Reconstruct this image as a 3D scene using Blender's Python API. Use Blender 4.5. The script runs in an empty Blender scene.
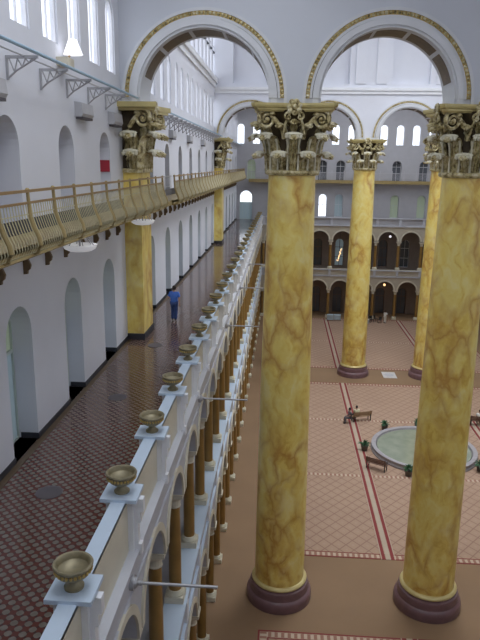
import bpy, bmesh, math, random
from mathutils import Vector, Matrix
random.seed(4)
PI = math.pi
S = bpy.context.scene
C = S.collection

# ------------------------------------------------------------------ camera
F_PX, CAM_H = 635.5, 21.047
yaw, pitch, roll = math.radians(3.761), math.radians(13.80), math.radians(0.793)
fw = Vector((-math.sin(yaw)*math.cos(pitch), math.cos(yaw)*math.cos(pitch), -math.sin(pitch)))
rt0 = Vector((math.cos(yaw), math.sin(yaw), 0)); up0 = rt0.cross(fw)
rt = math.cos(roll)*rt0 + math.sin(roll)*up0
up = -math.sin(roll)*rt0 + math.cos(roll)*up0
cam_data = bpy.data.cameras.new('camera'); cam = bpy.data.objects.new('camera', cam_data); C.objects.link(cam)
cam_data.sensor_fit = 'VERTICAL'; cam_data.sensor_height = 24.0; cam_data.lens = 24.0*F_PX/640.0
cam_data.clip_start = 0.1; cam_data.clip_end = 400
M4 = Matrix((( rt.x, up.x, -fw.x, 0), (rt.y, up.y, -fw.y, 0), (rt.z, up.z, -fw.z, CAM_H), (0, 0, 0, 1)))
cam.matrix_world = M4
S.camera = cam

# ------------------------------------------------------------------ world, added roof fill lamps, exposure
W = bpy.data.worlds.new('overcast_sky'); S.world = W; W.use_nodes = True
bgn = W.node_tree.nodes['Background']; bgn.inputs[0].default_value = (0.90, 0.94, 1.0, 1); bgn.inputs[1].default_value = 1.85
S.view_settings.view_transform = 'Standard'; S.view_settings.look = 'None'
S.view_settings.exposure = 0.08; S.view_settings.gamma = 1.0; S.view_settings.use_curve_mapping = False

def skylight(name, loc, sx, sy, power, col=(0.93, 0.96, 1.0), rot=(0, 0, 0), spread=180):  # unseen area lamp added at roof level to brighten the hall
    l = bpy.data.lights.new(name, 'AREA'); l.shape = 'RECTANGLE'; l.size = sx; l.size_y = sy
    l.energy = power; l.color = col; l.spread = math.radians(spread)
    o = bpy.data.objects.new(name, l); C.objects.link(o); o.location = loc; o.rotation_euler = rot
    return o
skylight('skylight_near', (-1.5, 13.5, 30.9), 5, 20, 440, spread=140)
skylight('skylight_near', (24.1, 13.5, 30.9), 5, 20, 300)
skylight('skylight_centre', (11.3, 45.8, 41.9), 14, 16, 3600, spread=120)
skylight('skylight_far', (11.3, 77.5, 30.9), 22, 20, 550)

# ------------------------------------------------------------------ key dimensions (metres)
XW, XR = -6.8, 29.4              # outer wall faces
XA, XB = -3.2, 25.8              # left / right arcade centre lines
YN, YF = -1.0, 92.0              # near wall, far end wall
YE = 88.4                        # far arcade
Y1, Y2 = 28.0, 63.6              # the two column screens
G3 = 13.35                       # third gallery floor
COLX = [0.305 + 7.338*i for i in range(4)]
ARCX = [COLX[0] - 3.669 + 7.338*i for i in range(5)]
BAY = 3.1
NEAR3 = [15.6 + 4.35*k for k in range(-3, 3)]
MID3 = [32.6 + 4.72*k for k in range(7)]
FAR3 = [91.6 - a for a in reversed(NEAR3)]

# ------------------------------------------------------------------ materials
class NT:
    def __init__(s, name):
        s.m = bpy.data.materials.new(name); s.m.use_nodes = True
        s.t = s.m.node_tree; s.b = s.t.nodes['Principled BSDF']; s.out = s.t.nodes['Material Output']
    def n(s, kind, **kw):
        x = s.t.nodes.new(kind)
        for k, v in kw.items(): setattr(x, k, v)
        return x
    def l(s, a, b): s.t.links.new(a, b)
    def math(s, op, a, b=None, c=None):
        x = s.n('ShaderNodeMath', operation=op)
        for i, v in enumerate((a, b, c)):
            if v is None: continue
            if isinstance(v, (int, float)): x.inputs[i].default_value = v
            else: s.l(v, x.inputs[i])
        return x.outputs[0]
    def mix(s, f, a, b):
        x = s.n('ShaderNodeMix', data_type='RGBA')
        for i, v in ((0, f), (6, a), (7, b)):
            if isinstance(v, (int, float)): x.inputs[i].default_value = v
            elif isinstance(v, tuple): x.inputs[i].default_value = (*v[:3], 1)
            else: s.l(v, x.inputs[i])
        return x.outputs[2]
    def pos(s):
        g = s.n('ShaderNodeNewGeometry'); sp = s.n('ShaderNodeSeparateXYZ'); s.l(g.outputs['Position'], sp.inputs[0])
        return sp.outputs, g.outputs['Position']
    def obj(s):
        return s.n('ShaderNodeTexCoord').outputs['Object']
    def noise(s, vec, scale, detail=3, dist=0.0, rough=.5):
        x = s.n('ShaderNodeTexNoise'); x.inputs['Scale'].default_value = scale; x.inputs['Detail'].default_value = detail
        x.inputs['Distortion'].default_value = dist; x.inputs['Roughness'].default_value = rough
        if vec is not None: s.l(vec, x.inputs['Vector'])
        return x.outputs['Fac']
    def ramp(s, f, stops):
        x = s.n('ShaderNodeValToRGB'); e = x.color_ramp.elements
        while len(e) < len(stops): e.new(0.5)
        for el, (p, c) in zip(e, stops): el.position = p; el.color = (*c[:3], 1) if not isinstance(c, (int, float)) else (c, c, c, 1)
        s.l(f, x.inputs[0]); return x.outputs[0]
    def col(s, v): 
        if isinstance(v, tuple): s.b.inputs['Base Color'].default_value = (*v[:3], 1)
        else: s.l(v, s.b.inputs['Base Color'])
    def set(s, **k):
        for a, v in k.items(): s.b.inputs[a.replace('_', ' ')].default_value = v
        return s.m

def flat(name, c, rough=.6, metal=0.0, var=.06, scale=1.5):
    t = NT(name)
    f = t.noise(t.pos()[1], scale, 4)
    d = tuple(x*(1-var) for x in c); e = tuple(min(1, x*(1+var)) for x in c)
    t.col(t.ramp(f, [(.3, d), (.7, e)]))
    return t.set(Roughness=rough, Metallic=metal)

wall_paint = flat('wall_paint', (.72, .735, .80), .6, 0, .025, .6)
wall_grey = flat('wall_grey', (.56, .57, .62), .6, 0, .03, .6)
screen_shaded = flat('screen_paint', (.60, .625, .685), .6, 0, .02, .5)  # wall colour darkened to hold the backlit shade of the near screen
arch_trim = flat('arch_trim', (.66, .675, .71), .5, 0, .03)
white_trim = flat('white_trim', (.80, .81, .84), .5, 0, .03)
cap_blue = flat('cap_blue', (.56, .67, .80), .4, 0, .03)
cream = flat('cream_paint', (.66, .62, .50), .55, 0, .05)
frieze_grey = flat('frieze_grey', (.52, .535, .585), .55, 0, .04)
end_grey = flat('end_grey', (.44, .44, .47), .65, 0, .04)
tan_arch = flat('tan_arch', (.50, .45, .36), .6, 0, .05)
dark_base = flat('dark_baseboard', (.035, .035, .045), .5)
brass = flat('brass', (.56, .40, .13), .42, .35, .12, 3)
picket_pale = flat('picket_pale', (.54, .49, .32), .5, .1, .1, 3)
gold_rail = flat('gold_rail', (.36, .275, .12), .45, .2, .12, 3)
brown_rail = flat('brown_rail', (.30, .19, .08), .4, .1, .1)
bracket_dark = flat('bracket_dark', (.16, .10, .045), .5)
gold_brown = flat('bronze_paint', (.30, .175, .048), .38, .1, .12, 2)
urn_bronze = flat('urn_bronze', (.27, .235, .145), .42, .35, .18, 8)
purple_base = flat('purple_base', (.185, .105, .115), .35, 0, .12, 3)
ring_gold = flat('ring_gold', (.66, .55, .25), .35, .2, .06)
black_iron = flat('black_iron', (.03, .03, .03), .5)
grey_box = flat('grey_box', (.50, .50, .53), .6)
dark_grey = flat('dark_grille', (.09, .08, .09), .6)
pipe_blue = flat('pipe_blue', (.36, .52, .66), .45)
steel = flat('steel', (.40, .40, .42), .4, .3)
red_line = flat('red_line', (.24, .035, .035), .85)
cream_line = flat('cream_line', (.47, .38, .29), .85)
stone_rim = flat('stone_rim', (.36, .34, .36), .6, 0, .1, 3)
leaf_green = flat('leaf_green', (.035, .12, .05), .5, 0, .35, 6)
terracotta = flat('planter_dark', (.10, .08, .07), .6)
wood_dark = flat('wood_dark', (.13, .065, .04), .5, 0, .2, 4)
seal_stone = flat('seal_stone', (.60, .58, .56), .5, 0, .12, 5)
blue_shirt = flat('blue_shirt', (.07, .19, .68), .8, 0, .1, 6)
jeans_blue = flat('jeans_blue', (.035, .07, .22), .85, 0, .15, 8)
skin = flat('skin', (.45, .27, .19), .6)
hair_dark = flat('hair_dark', (.03, .02, .018), .6)
white_cloth = flat('white_cloth', (.80, .79, .74), .8)
cream_cloth = flat('cream_cloth', (.74, .70, .47), .8)
grey_cloth = flat('grey_cloth', (.13, .13, .15), .8)
paleblue_cloth = flat('paleblue_cloth', (.42, .52, .58), .8)
shoe_grey = flat('shoe_grey', (.12, .11, .11), .6)
red_sign = flat('red_sign', (.42, .03, .05), .5)
frame_green = flat('frame_green', (.55, .62, .58), .4)
frame_white = flat('frame_white', (.70, .70, .74), .5)
shade_white = flat('lamp_shade_white', (.86, .86, .90), .4)
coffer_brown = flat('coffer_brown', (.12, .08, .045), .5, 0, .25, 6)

def glass_mat(name, tint, gloss=.08):
    t = NT(name); t.t.nodes.remove(t.b)
    tr = t.n('ShaderNodeBsdfTransparent'); tr.inputs[0].default_value = (*tint, 1)
    gl = t.n('ShaderNodeBsdfGlossy'); gl.inputs['Roughness'].default_value = .05
    mx = t.n('ShaderNodeMixShader'); mx.inputs[0].default_value = gloss*.5
    t.l(tr.outputs[0], mx.inputs[1]); t.l(gl.outputs[0], mx.inputs[2]); t.l(mx.outputs[0], t.out.inputs[0])
    return t.m
glass = glass_mat('clear_glass', (.97, .98, 1.0))
def frosted(name, c, k=.7):
    t = NT(name); t.t.nodes.remove(t.b)
    tr = t.n('ShaderNodeBsdfTranslucent'); tr.inputs[0].default_value = (*c, 1)
    gl = t.n('ShaderNodeBsdfDiffuse'); gl.inputs[0].default_value = (*c, 1)
    mx = t.n('ShaderNodeMixShader'); mx.inputs[0].default_value = k
    t.l(gl.outputs[0], mx.inputs[1]); t.l(tr.outputs[0], mx.inputs[2]); t.l(mx.outputs[0], t.out.inputs[0])
    return t.m
frost_blue = frosted('frosted_blue', (.52, .60, .63), .35)
frost_green = frosted('frosted_green', (.60, .66, .54), .3)
dim_glass = flat('dim_glass', (.10, .11, .13), .15)
lamp_glow = NT('lamp_glow'); lamp_glow.col((.9, .9, .95))
lamp_glow.b.inputs['Emission Color'].default_value = (.95, .95, 1, 1); lamp_glow.b.inputs['Emission Strength'].default_value = .9; lamp_glow = lamp_glow.m
dish_glow = NT('dish_glow'); dish_glow.col((.85, .85, .87)); dish_glow.b.inputs['Emission Color'].default_value = (.95, .96, 1, 1); dish_glow.b.inputs['Emission Strength'].default_value = .22; dish_glow = dish_glow.m
warm_glow = NT('warm_glow'); warm_glow.col((.9, .6, .3))
warm_glow.b.inputs['Emission Color'].default_value = (1, .62, .28, 1); warm_glow.b.inputs['Emission Strength'].default_value = 2.0; warm_glow = warm_glow.m

def marble(name):
    t = NT(name); o = t.obj()
    mp = t.n('ShaderNodeMapping'); mp.inputs['Scale'].default_value = (1, 1, .62); t.l(o, mp.inputs[0])
    inf = t.n('ShaderNodeObjectInfo'); off = t.n('ShaderNodeVectorMath', operation='ADD')
    sc = t.n('ShaderNodeVectorMath', operation='SCALE'); sc.inputs[0].default_value = (1, 1, 1)
    t.l(t.math('MULTIPLY', inf.outputs['Random'], 40.0), sc.inputs['Scale'])
    t.l(mp.outputs[0], off.inputs[0]); t.l(sc.outputs[0], off.inputs[1])
    v = off.outputs[0]
    nz = t.n('ShaderNodeTexNoise'); nz.inputs['Scale'].default_value = 1.1; nz.inputs['Detail'].default_value = 4; t.l(v, nz.inputs['Vector'])
    wr = t.n('ShaderNodeVectorMath', operation='MULTIPLY_ADD'); t.l(nz.outputs['Color'], wr.inputs[0])
    wr.inputs[1].default_value = (1.5, 1.5, 1.5); t.l(v, wr.inputs[2])
    vo = t.n('ShaderNodeTexVoronoi', feature='DISTANCE_TO_EDGE'); vo.inputs['Scale'].default_value = .95; t.l(wr.outputs[0], vo.inputs['Vector'])
    vein = t.ramp(vo.outputs['Distance'], [(0.0, 1.0), (.06, .66), (.26, 0.0)])
    msk = t.ramp(t.noise(v, .55, 3), [(.42, .0), (.60, 1.0)])
    fac = t.math('MULTIPLY', vein, msk)
    cloud = t.noise(wr.outputs[0], 1.6, 5, .6, .6)
    base = t.ramp(cloud, [(.30, (.70, .47, .09)), (.42, (.84, .65, .165)), (.58, (.88, .74, .26)), (.8, (.90, .80, .42))])
    fine = t.noise(v, 9, 3)
    base = t.mix(t.math('MULTIPLY', fine, .10), base, (.42, .26, .06))
    t.col(t.mix(t.math('MULTIPLY', fac, .78), base, (.47, .20, .035)))
    return t.set(Roughness=.38)
marble_y = marble('painted_yellow_marble')

def gilt(name):
    t = NT(name); v = t.pos()[1]
    f = t.noise(v, 4.5, 5, .3, .65)
    t.col(t.ramp(f, [(.36, (.15, .11, .04)), (.5, (.52, .44, .22)), (.68, (.76, .71, .52))]))
    return t.set(Roughness=.42, Metallic=.18)
gilt_cap = gilt('gilt_plaster')
bell_shade = flat('bell_dark', (.06, .04, .017), .6, .1, .3, 3)  # shade between the capital leaves put into the bell colour
leaf_tip = flat('leaf_tip_pale', (.68, .65, .51), .5, .05, .12, 4)  # top-light highlights on the capital leaf tips put into a pale colour

def floor_tiles(name):
    t = NT(name); p, v = t.pos(); k = 1/(.178*math.sqrt(2))*1.0
    u = t.math('MULTIPLY', t.math('ADD', p[0], p[1]), k); w = t.math('MULTIPLY', t.math('SUBTRACT', p[0], p[1]), k)
    def cell(q): return t.math('ABSOLUTE', t.math('SUBTRACT', t.math('FRACT', q), .5))
    a, b = cell(u), cell(w)
    d = t.math('ADD', t.math('POWER', a, 2.6), t.math('POWER', b, 2.6))
    dot = t.math('LESS_THAN', d, .068)
    # alternate cells of the red ground
    red = t.math('LESS_THAN', t.math('MINIMUM', a, b), .12)
    n1 = t.noise(v, .45, 4); n2 = t.noise(v, 6, 2)
    ground = t.mix(red, (.105, .028, .022), (.052, .026, .024))
    dotc = t.ramp(n2, [(.3, (.14, .13, .11)), (.7, (.20, .185, .16))])
    c = t.mix(dot, ground, dotc)
    c = t.mix(t.math('MULTIPLY', n1, .35), c, (.10, .055, .045))
    t.col(c)
    t.l(t.ramp(n1, [(.3, .09), (.7, .17)]), t.b.inputs['Roughness'])
    return t.set(IOR=1.5)
tiles3 = floor_tiles('glazed_tiles')

def carpet(name, step=.82):
    t = NT(name); p, v = t.pos()
    k = 1/(step); kk = 1/(step*1.15)
    u = t.math('ADD', t.math('MULTIPLY', p[0], k), t.math('MULTIPLY', p[1], kk)); w = t.math('SUBTRACT', t.math('MULTIPLY', p[0], k), t.math('MULTIPLY', p[1], kk))
    def ln(q, wd): return t.math('LESS_THAN', t.math('ABSOLUTE', t.math('SUBTRACT', t.math('FRACT', q), .5)), wd)
    line = t.math('MAXIMUM', ln(u, .06), ln(w, .06))
    a = t.math('ABSOLUTE', t.math('SUBTRACT', t.math('FRACT', t.math('ADD', u, .5)), .5)); b = t.math('ABSOLUTE', t.math('SUBTRACT', t.math('FRACT', t.math('ADD', w, .5)), .5))
    dot = t.math('LESS_THAN', t.math('ADD', a, b), .16)
    n = t.noise(v, .3, 3)
    base = t.ramp(n, [(.3, (.405, .27, .19)), (.7, (.44, .30, .21))])
    c = t.mix(line, base, (.315, .195, .14))
    c = t.mix(t.math('MULTIPLY', dot, .5), c, (.45, .32, .24))
    t.col(c)
    return t.set(Roughness=.9)
carpet_mat = carpet('lattice_carpet')
plain_carpet = flat('plain_carpet', (.27, .17, .095), .85, 0, .06, .4)
def dashes(name, axis):
    t = NT(name); p, v = t.pos()
    f = t.math('LESS_THAN', t.math('FRACT', t.math('MULTIPLY', p[axis], 1/.30)), .5)
    t.col(t.mix(f, (.33, .17, .12), (.55, .43, .32))); return t.set(Roughness=.9)
dash_x = dashes('dashed_band', 0); dash_y = dashes('dashed_band_lengthwise', 1)
def water_mat():
    t = NT('pool_water'); v = t.pos()[1]
    t.col(t.ramp(t.noise(v, 1.2, 4, .5), [(.3, (.235, .27, .20)), (.7, (.31, .34, .26))]))
    bp = t.n('ShaderNodeBump'); bp.inputs['Strength'].default_value = .15; t.l(t.noise(v, 5, 3), bp.inputs['Height']); t.l(bp.outputs[0], t.b.inputs['Normal'])
    return t.set(Roughness=.15)
water = water_mat()

# ------------------------------------------------------------------ mesh helper
class MB:
    def __init__(s): s.v = []; s.f = []
    def add(s, vs, fs):
        o = len(s.v); s.v.extend([tuple(q) for q in vs]); s.f.extend([tuple(i+o for i in q) for q in fs]); return s
    def box(s, x0, x1, y0, y1, z0, z1):
        return s.add([(x, y, z) for z in (z0, z1) for y in (y0, y1) for x in (x0, x1)],
                     [(0, 2, 3, 1), (4, 5, 7, 6), (0, 1, 5, 4), (2, 6, 7, 3), (0, 4, 6, 2), (1, 3, 7, 5)])
    def lathe(s, prof, n=24, c=(0, 0, 0), cap=True):
        vs = [(c[0]+r*math.cos(2*PI*i/n), c[1]+r*math.sin(2*PI*i/n), c[2]+z) for r, z in prof for i in range(n)]
        fs = [(j*n+i, j*n+(i+1) % n, (j+1)*n+(i+1) % n, (j+1)*n+i) for j in range(len(prof)-1) for i in range(n)]
        if cap: fs += [tuple(range(n-1, -1, -1)), tuple((len(prof)-1)*n+i for i in range(n))]
        return s.add(vs, fs)
    def tube(s, pts, r, n=6):
        pts = [Vector(p) for p in pts]; vs = []; L = len(pts)
        rs = r if isinstance(r, (list, tuple)) else [r]*L
        for i, p in enumerate(pts):
            d = (pts[min(i+1, L-1)] - pts[max(i-1, 0)]).normalized()
            a = d.cross(Vector((0, 0, 1)) if abs(d.z) < .9 else Vector((1, 0, 0))).normalized(); b = d.cross(a)
            vs += [p + rs[i]*(math.cos(2*PI*k/n)*a + math.sin(2*PI*k/n)*b) for k in range(n)]
        fs = [(j*n+i, j*n+(i+1) % n, (j+1)*n+(i+1) % n, (j+1)*n+i) for j in range(L-1) for i in range(n)]
        fs += [tuple(range(n-1, -1, -1)), tuple((L-1)*n+i for i in range(n))]
        return s.add(vs, fs)
    def sweep(s, rail, prof, closed=False):
        # rail: list of functions-of-profile frames: each is (origin, axis_a, axis_b); prof: closed polygon of (a, b)
        n = len(prof); vs = []
        for o, a, b in rail: vs += [Vector(o)+Vector(a)*p+Vector(b)*q for p, q in prof]
        L = len(rail); fs = [(j*n+i, j*n+(i+1) % n, (j+1)*n+(i+1) % n, (j+1)*n+i) for j in range(L-1) for i in range(n)]
        fs += [tuple(range(n-1, -1, -1)), tuple((L-1)*n+i for i in range(n))]
        return s.add(vs, fs)
    def ball(s, c, r, n=8, m=6, sc=(1, 1, 1)):
        vs = [(c[0]+sc[0]*r*math.sin(PI*j/m)*math.cos(2*PI*i/n), c[1]+sc[1]*r*math.sin(PI*j/m)*math.sin(2*PI*i/n), c[2]+sc[2]*r*math.cos(PI*j/m)) for j in range(1, m) for i in range(n)]
        t = len(vs); vs += [(c[0], c[1], c[2]+r*sc[2]), (c[0], c[1], c[2]-r*sc[2])]
        fs = [(j*n+i, j*n+(i+1) % n, (j+1)*n+(i+1) % n, (j+1)*n+i) for j in range(m-2) for i in range(n)]
        fs += [(t, (i+1) % n, i) for i in range(n)] + [(t+1, (m-2)*n+i, (m-2)*n+(i+1) % n) for i in range(n)]
        return s.add(vs, fs)
    def mesh(s, name, mat, smooth=False, mats=None):
        me = bpy.data.meshes.new(name); me.from_pydata(s.v, [], s.f)
        bm = bmesh.new(); bm.from_mesh(me); bmesh.ops.recalc_face_normals(bm, faces=bm.faces); bm.to_mesh(me); bm.free()
        me.materials.append(mat)
        if smooth:
            me.shade_smooth(); me.set_sharp_from_angle(angle=math.radians(38))
        return me
    def build(s, name, mat, parent=None, smooth=False, loc=None):
        o = bpy.data.objects.new(name, s.mesh(name, mat, smooth)); C.objects.link(o)
        if parent: o.parent = parent
        if loc: o.location = loc
        return o
def tag(o, label, cat, group=None, kind='thing'):
    o['label'] = label; o['category'] = cat; o['kind'] = kind
    if group: o['group'] = group
    return o
def thing(name, label, cat, loc=(0, 0, 0), rz=0, group=None):
    o = bpy.data.objects.new(name, None); C.objects.link(o); o.location = loc; o.rotation_euler = (0, 0, rz)
    o.empty_display_size = .2
    return tag(o, label, cat, group)
def inst(me, name, parent, loc=(0, 0, 0), rz=0, scale=None):
    o = bpy.data.objects.new(name, me); C.objects.link(o); o.parent = parent; o.location = loc; o.rotation_euler = (0, 0, rz)
    if scale: o.scale = scale
    return o
def dup(root, loc, rz=0, label=None, group=None):
    r = root.copy(); C.objects.link(r); r.location = loc; r.rotation_euler = (0, 0, rz)
    if label: r['label'] = label
    if group: r['group'] = group
    for ch in list(root.children):
        c = ch.copy(); C.objects.link(c); c.parent = r
        for g in list(ch.children):
            d = g.copy(); C.objects.link(d); d.parent = c
    return r
def struct(o, label=None):
    o['kind'] = 'structure'
    if label: o['label'] = label
    return o
ORD = ['first', 'second', 'third', 'fourth', 'fifth', 'sixth', 'seventh', 'eighth', 'ninth', 'tenth', 'eleventh', 'twelfth', 'thirteenth', 'fourteenth', 'fifteenth',
       'sixteenth', 'seventeenth', 'eighteenth', 'nineteenth', 'twentieth', 'twenty-first', 'twenty-second', 'twenty-third', 'twenty-fourth', 'twenty-fifth', 'twenty-sixth', 'twenty-seventh', 'twenty-eighth', 'twenty-ninth', 'thirtieth']

# wall band with openings: mp(u, v, d) -> xyz ; openings (uc, width, bottom, spring, arched)
def band(mb, mp, u0, u1, z0, z1, ops, t, n=14):
    def quad(a, b, c, d): mb.add([mp(*a), mp(*b), mp(*c), mp(*d)], [(0, 1, 2, 3)])
    def slab(ua, ub, va, vb):
        if ub-ua < 1e-4 or vb-va < 1e-4: return
        for d in (0, t): quad((ua, va, d), (ub, va, d), (ub, vb, d), (ua, vb, d))
        if va == z0: quad((ua, z0, 0), (ub, z0, 0), (ub, z0, t), (ua, z0, t))
    cur = u0
    for uc, w, zb, zs, arched in sorted(ops):
        a, b, r = uc-w/2, uc+w/2, w/2
        slab(cur, a, z0, z1); cur = b
        if zb > z0+1e-4: 
            slab(a, b, z0, zb); quad((a, zb, 0), (b, zb, 0), (b, zb, t), (a, zb, t))
        if arched: pts = [(uc - r*math.cos(PI*i/n), zs + r*math.sin(PI*i/n)) for i in range(n+1)]
        else: pts = [(a, zs), (b, zs)]
        quad((a, zb, 0), (a, zs, 0), (a, zs, t), (a, zb, t)); quad((b, zb, 0), (b, zs, 0), (b, zs, t), (b, zb, t))
        for (p, q), (p2, q2) in zip(pts, pts[1:]):
            for d in (0, t): quad((p, q, d), (p2, q2, d), (p2, z1, d), (p, z1, d))
            quad((p, q, 0), (p2, q2, 0), (p2, q2, t), (p, q, t))
    slab(cur, u1, z0, z1)
    quad((u0, z1, 0), (u1, z1, 0), (u1, z1, t), (u0, z1, t))

# =================================================================== STRUCTURE
# ---- floors
struct(MB().box(XW-.8, XR+.8, YN, YF+.8, -.3, 0).build('floor', plain_carpet))
f3 = MB(); f3.box(XW-.7, XA-.05, YN, YF, G3-.35, G3); f3.box(XB+.05, XR+.7, YN, YF, G3-.35, G3)
f3.box(XA-.05, XB+.05, YE+.2, YF+.5, G3-.35, G3); f3.box(XA-.05, XB+.05, YN, 2.6, G3-.35, G3)
struct(f3.build('floor_gallery', tiles3))
f2 = MB(); f2.box(XW, XA+.1, YN, YF, 5.95, 6.2); f2.box(XB-.1, XR, YN, YF, 5.95, 6.2); f2.box(XA+.1, XB-.1, YE-.1, YF, 5.95, 6.2); f2.box(XA+.1, XB-.1, YN, 2.6, 5.95, 6.2)
struct(f2.build('floor_lower_gallery', end_grey))
# ---- outer long walls
cl_near = [17.0 + 2.175*k for k in range(-8, 5)]
cl_mid = [c + s for c in MID3 for s in (-1.08, 1.08)]
cl_far = [91.6 - a for a in reversed(cl_near)]
CL = cl_near + cl_mid + cl_far
UP = [c + s for c in MID3 for s in (-1.16, 1.16)]
ALL3 = NEAR3 + MID3 + FAR3
def long_wall(name, mp):
    mb = MB()
    band(mb, mp, YN, YF+.8, 0, 13.0, [], .8)
    band(mb, mp, YN, YF+.8, 13.0, 18.9, [(c, 1.65, G3, 16.55, True) for c in ALL3], .8)
    band(mb, mp, YN, YF+.8, 18.9, 23.6, [(c+.1, 1.42, 18.96, 21.42, True) for c in ALL3], .8)
    band(mb, mp, YN, YF+.8, 23.6, 28.0, [(c, 1.22, 24.4, 26.4, True) for c in CL], .22)
    band(mb, mp, YN, YF+.8, 28.0, 31.0, [(c, 1.95, 29.0, 31.0, False) for c in UP], .25)
    band(mb, mp, Y1-1, Y2+1, 31.0, 42.0, [(c, 1.95, 31.0, 38.0, False) for c in UP], .25)
    return struct(mb.build(name, wall_paint))
mpL = lambda u, v, d: (XW-d, u, v)
mpR = lambda u, v, d: (XR+d, u, v)
mpE = lambda u, v, d: (u, YF+d, v)
long_wall('wall_left', mpL); long_wall('wall_right', mpR)
# ---- end walls
e3 = [-5.45, -1.2, 1.6, 5.45, 7.73, 11.3, 15.5, 19.2, 23.0]
e4 = [-4.75, -1.0, 1.6, 5.24, 7.76, 11.3, 15.5, 19.2, 23.0]
e5 = [11.3 + 2.2*k for k in range(-8, 9)]
ends_low1 = [-2.7 + 1.55 + BAY*k for k in range(9)]
mb = MB()
band(mb, mpE, XW-.8, XR+.8, 0, 6.1, [(c, 1.3, 0, 3.2, True) for c in ends_low1], .8)
band(mb, mpE, XW-.8, XR+.8, 6.1, 13.2, [(c, 1.25, 6.9, 10.2, True) for c in ends_low1], .8)
struct(mb.build('wall_far_lower', flat('brown_paint', (.23, .18, .15), .7, 0, .06)))
mb = MB()
band(mb, mpE, XW-.8, XR+.8, 13.2, 18.7, [(c, 1.15 if c > 0 else 1.8, 13.9 if c > -5 else G3, 16.5, True) for c in e3], .8)
band(mb, mpE, XW-.8, XR+.8, 18.7, 23.2, [(c, 1.25, 18.95, 21.1, True) for c in e4], .8)
band(mb, mpE, XW-.8, XR+.8, 23.2, 31.0, [(c, 1.05, 23.8, 26.0, True) for c in e5], .6)
struct(mb.build('wall_far', end_grey))
mb = MB(); mpN = lambda u, v, d: (u, YN-d, v)
band(mb, mpN, XW-.8, XR+.8, 0, 23.2, [], .5)
band(mb, mpN, XW-.8, XR+.8, 23.2, 31.0, [(c, 1.3, 23.8, 29.0, True) for c in e5], .22)
struct(mb.build('wall_near', wall_paint))
# ---- ceilings (openings added to let in the fill lamps and sky)
def roof(name, y0, y1, z, x0, x1, a, b):
    m = MB(); m.box(XW-.8, x0, y0, y1, z, z+.3); m.box(x1, XR+.8, y0, y1, z, z+.3); m.box(x0, x1, y0, a, z, z+.3); m.box(x0, x1, b, y1, z, z+.3)
    return struct(m.build(name, white_trim))
m = MB(); m.box(XW-.8, -4, YN, Y1-1, 31, 31.3); m.box(1, 21.6, YN, Y1-1, 31, 31.3); m.box(26.6, XR+.8, YN, Y1-1, 31, 31.3)
for a, b in ((YN, 3.5), (23.5, Y1-1)): m.box(-4, 1, a, b, 31, 31.3); m.box(21.6, 26.6, a, b, 31, 31.3)
struct(m.build('ceiling_near', white_trim))
roof('ceiling_centre', Y1-1, Y2+1, 42.0, 4.3, 18.3, 37.8, 53.8)
roof('ceiling_far', Y2+1, YF+.8, 31.0, .3, 22.3, 67.5, 87.5)
# ---- the two arched screens on the colossal columns
R_IN, R_OUT, Z_SP = 2.62, 3.36, 23.48
def screen(name, y, front_panels):
    mb = MB(); mp = lambda u, v, d: (u, y-1.0+d, v)
    band(mb, mp, XW, XR, Z_SP-.06, 28.0, [(c, 2*R_IN, Z_SP-.06, Z_SP+.16, True) for c in ARCX], 2.0, 40)
    if not front_panels: mb.box(XW, XR, y-1.0, y+1.0, 28.0, 42.0)
    else:
        mb.box(XW, XR, y-.3, y+1.0, 28.0, 42.0)
        mb.box(XW, XR, y-1.0, y-.3, 28.0, 28.35)
        xs = [XW] + [e for c in ARCX for e in (c-1.72, c+1.72)] + [XR]
        for a, b in zip(xs[::2], xs[1::2]):
            mb.box(a, b, y-.9, y-.3, 28.35, 42.0)
            if b-a > 2.5:
                m = (a+b)/2
                for s in (-1, 1): mb.box(m+s*.95-.48, m+s*.95+.48, y-1.08, y-.9, 28.35, 42.0)
    return struct(mb.build(name, screen_shaded if not front_panels else wall_paint))
screen('wall_screen_near', Y1, False); screen('wall_screen_far', Y2, True)
# cornice of the far screen and along the centre of the side walls
mb = MB(); mb.box(XW, XR, Y2-1.22, Y2-1.0, 27.75, 28.0); mb.box(XW, XR, Y2-1.12, Y2-1.0, 27.45, 27.75)
struct(mb.build('trim_1', white_trim))
mb = MB()
for x0, x1, x2 in ((XW, XW+.14, XW+.30), (XR, XR-.14, XR-.30)):
    mb.box(min(x0, x1), max(x0, x1), Y1+1, Y2-1, 27.95, 28.35); mb.box(min(x0, x2), max(x0, x2), Y1+1, Y2-1, 28.35, 28.72)
struct(mb.build('trim_2', white_trim))
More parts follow.
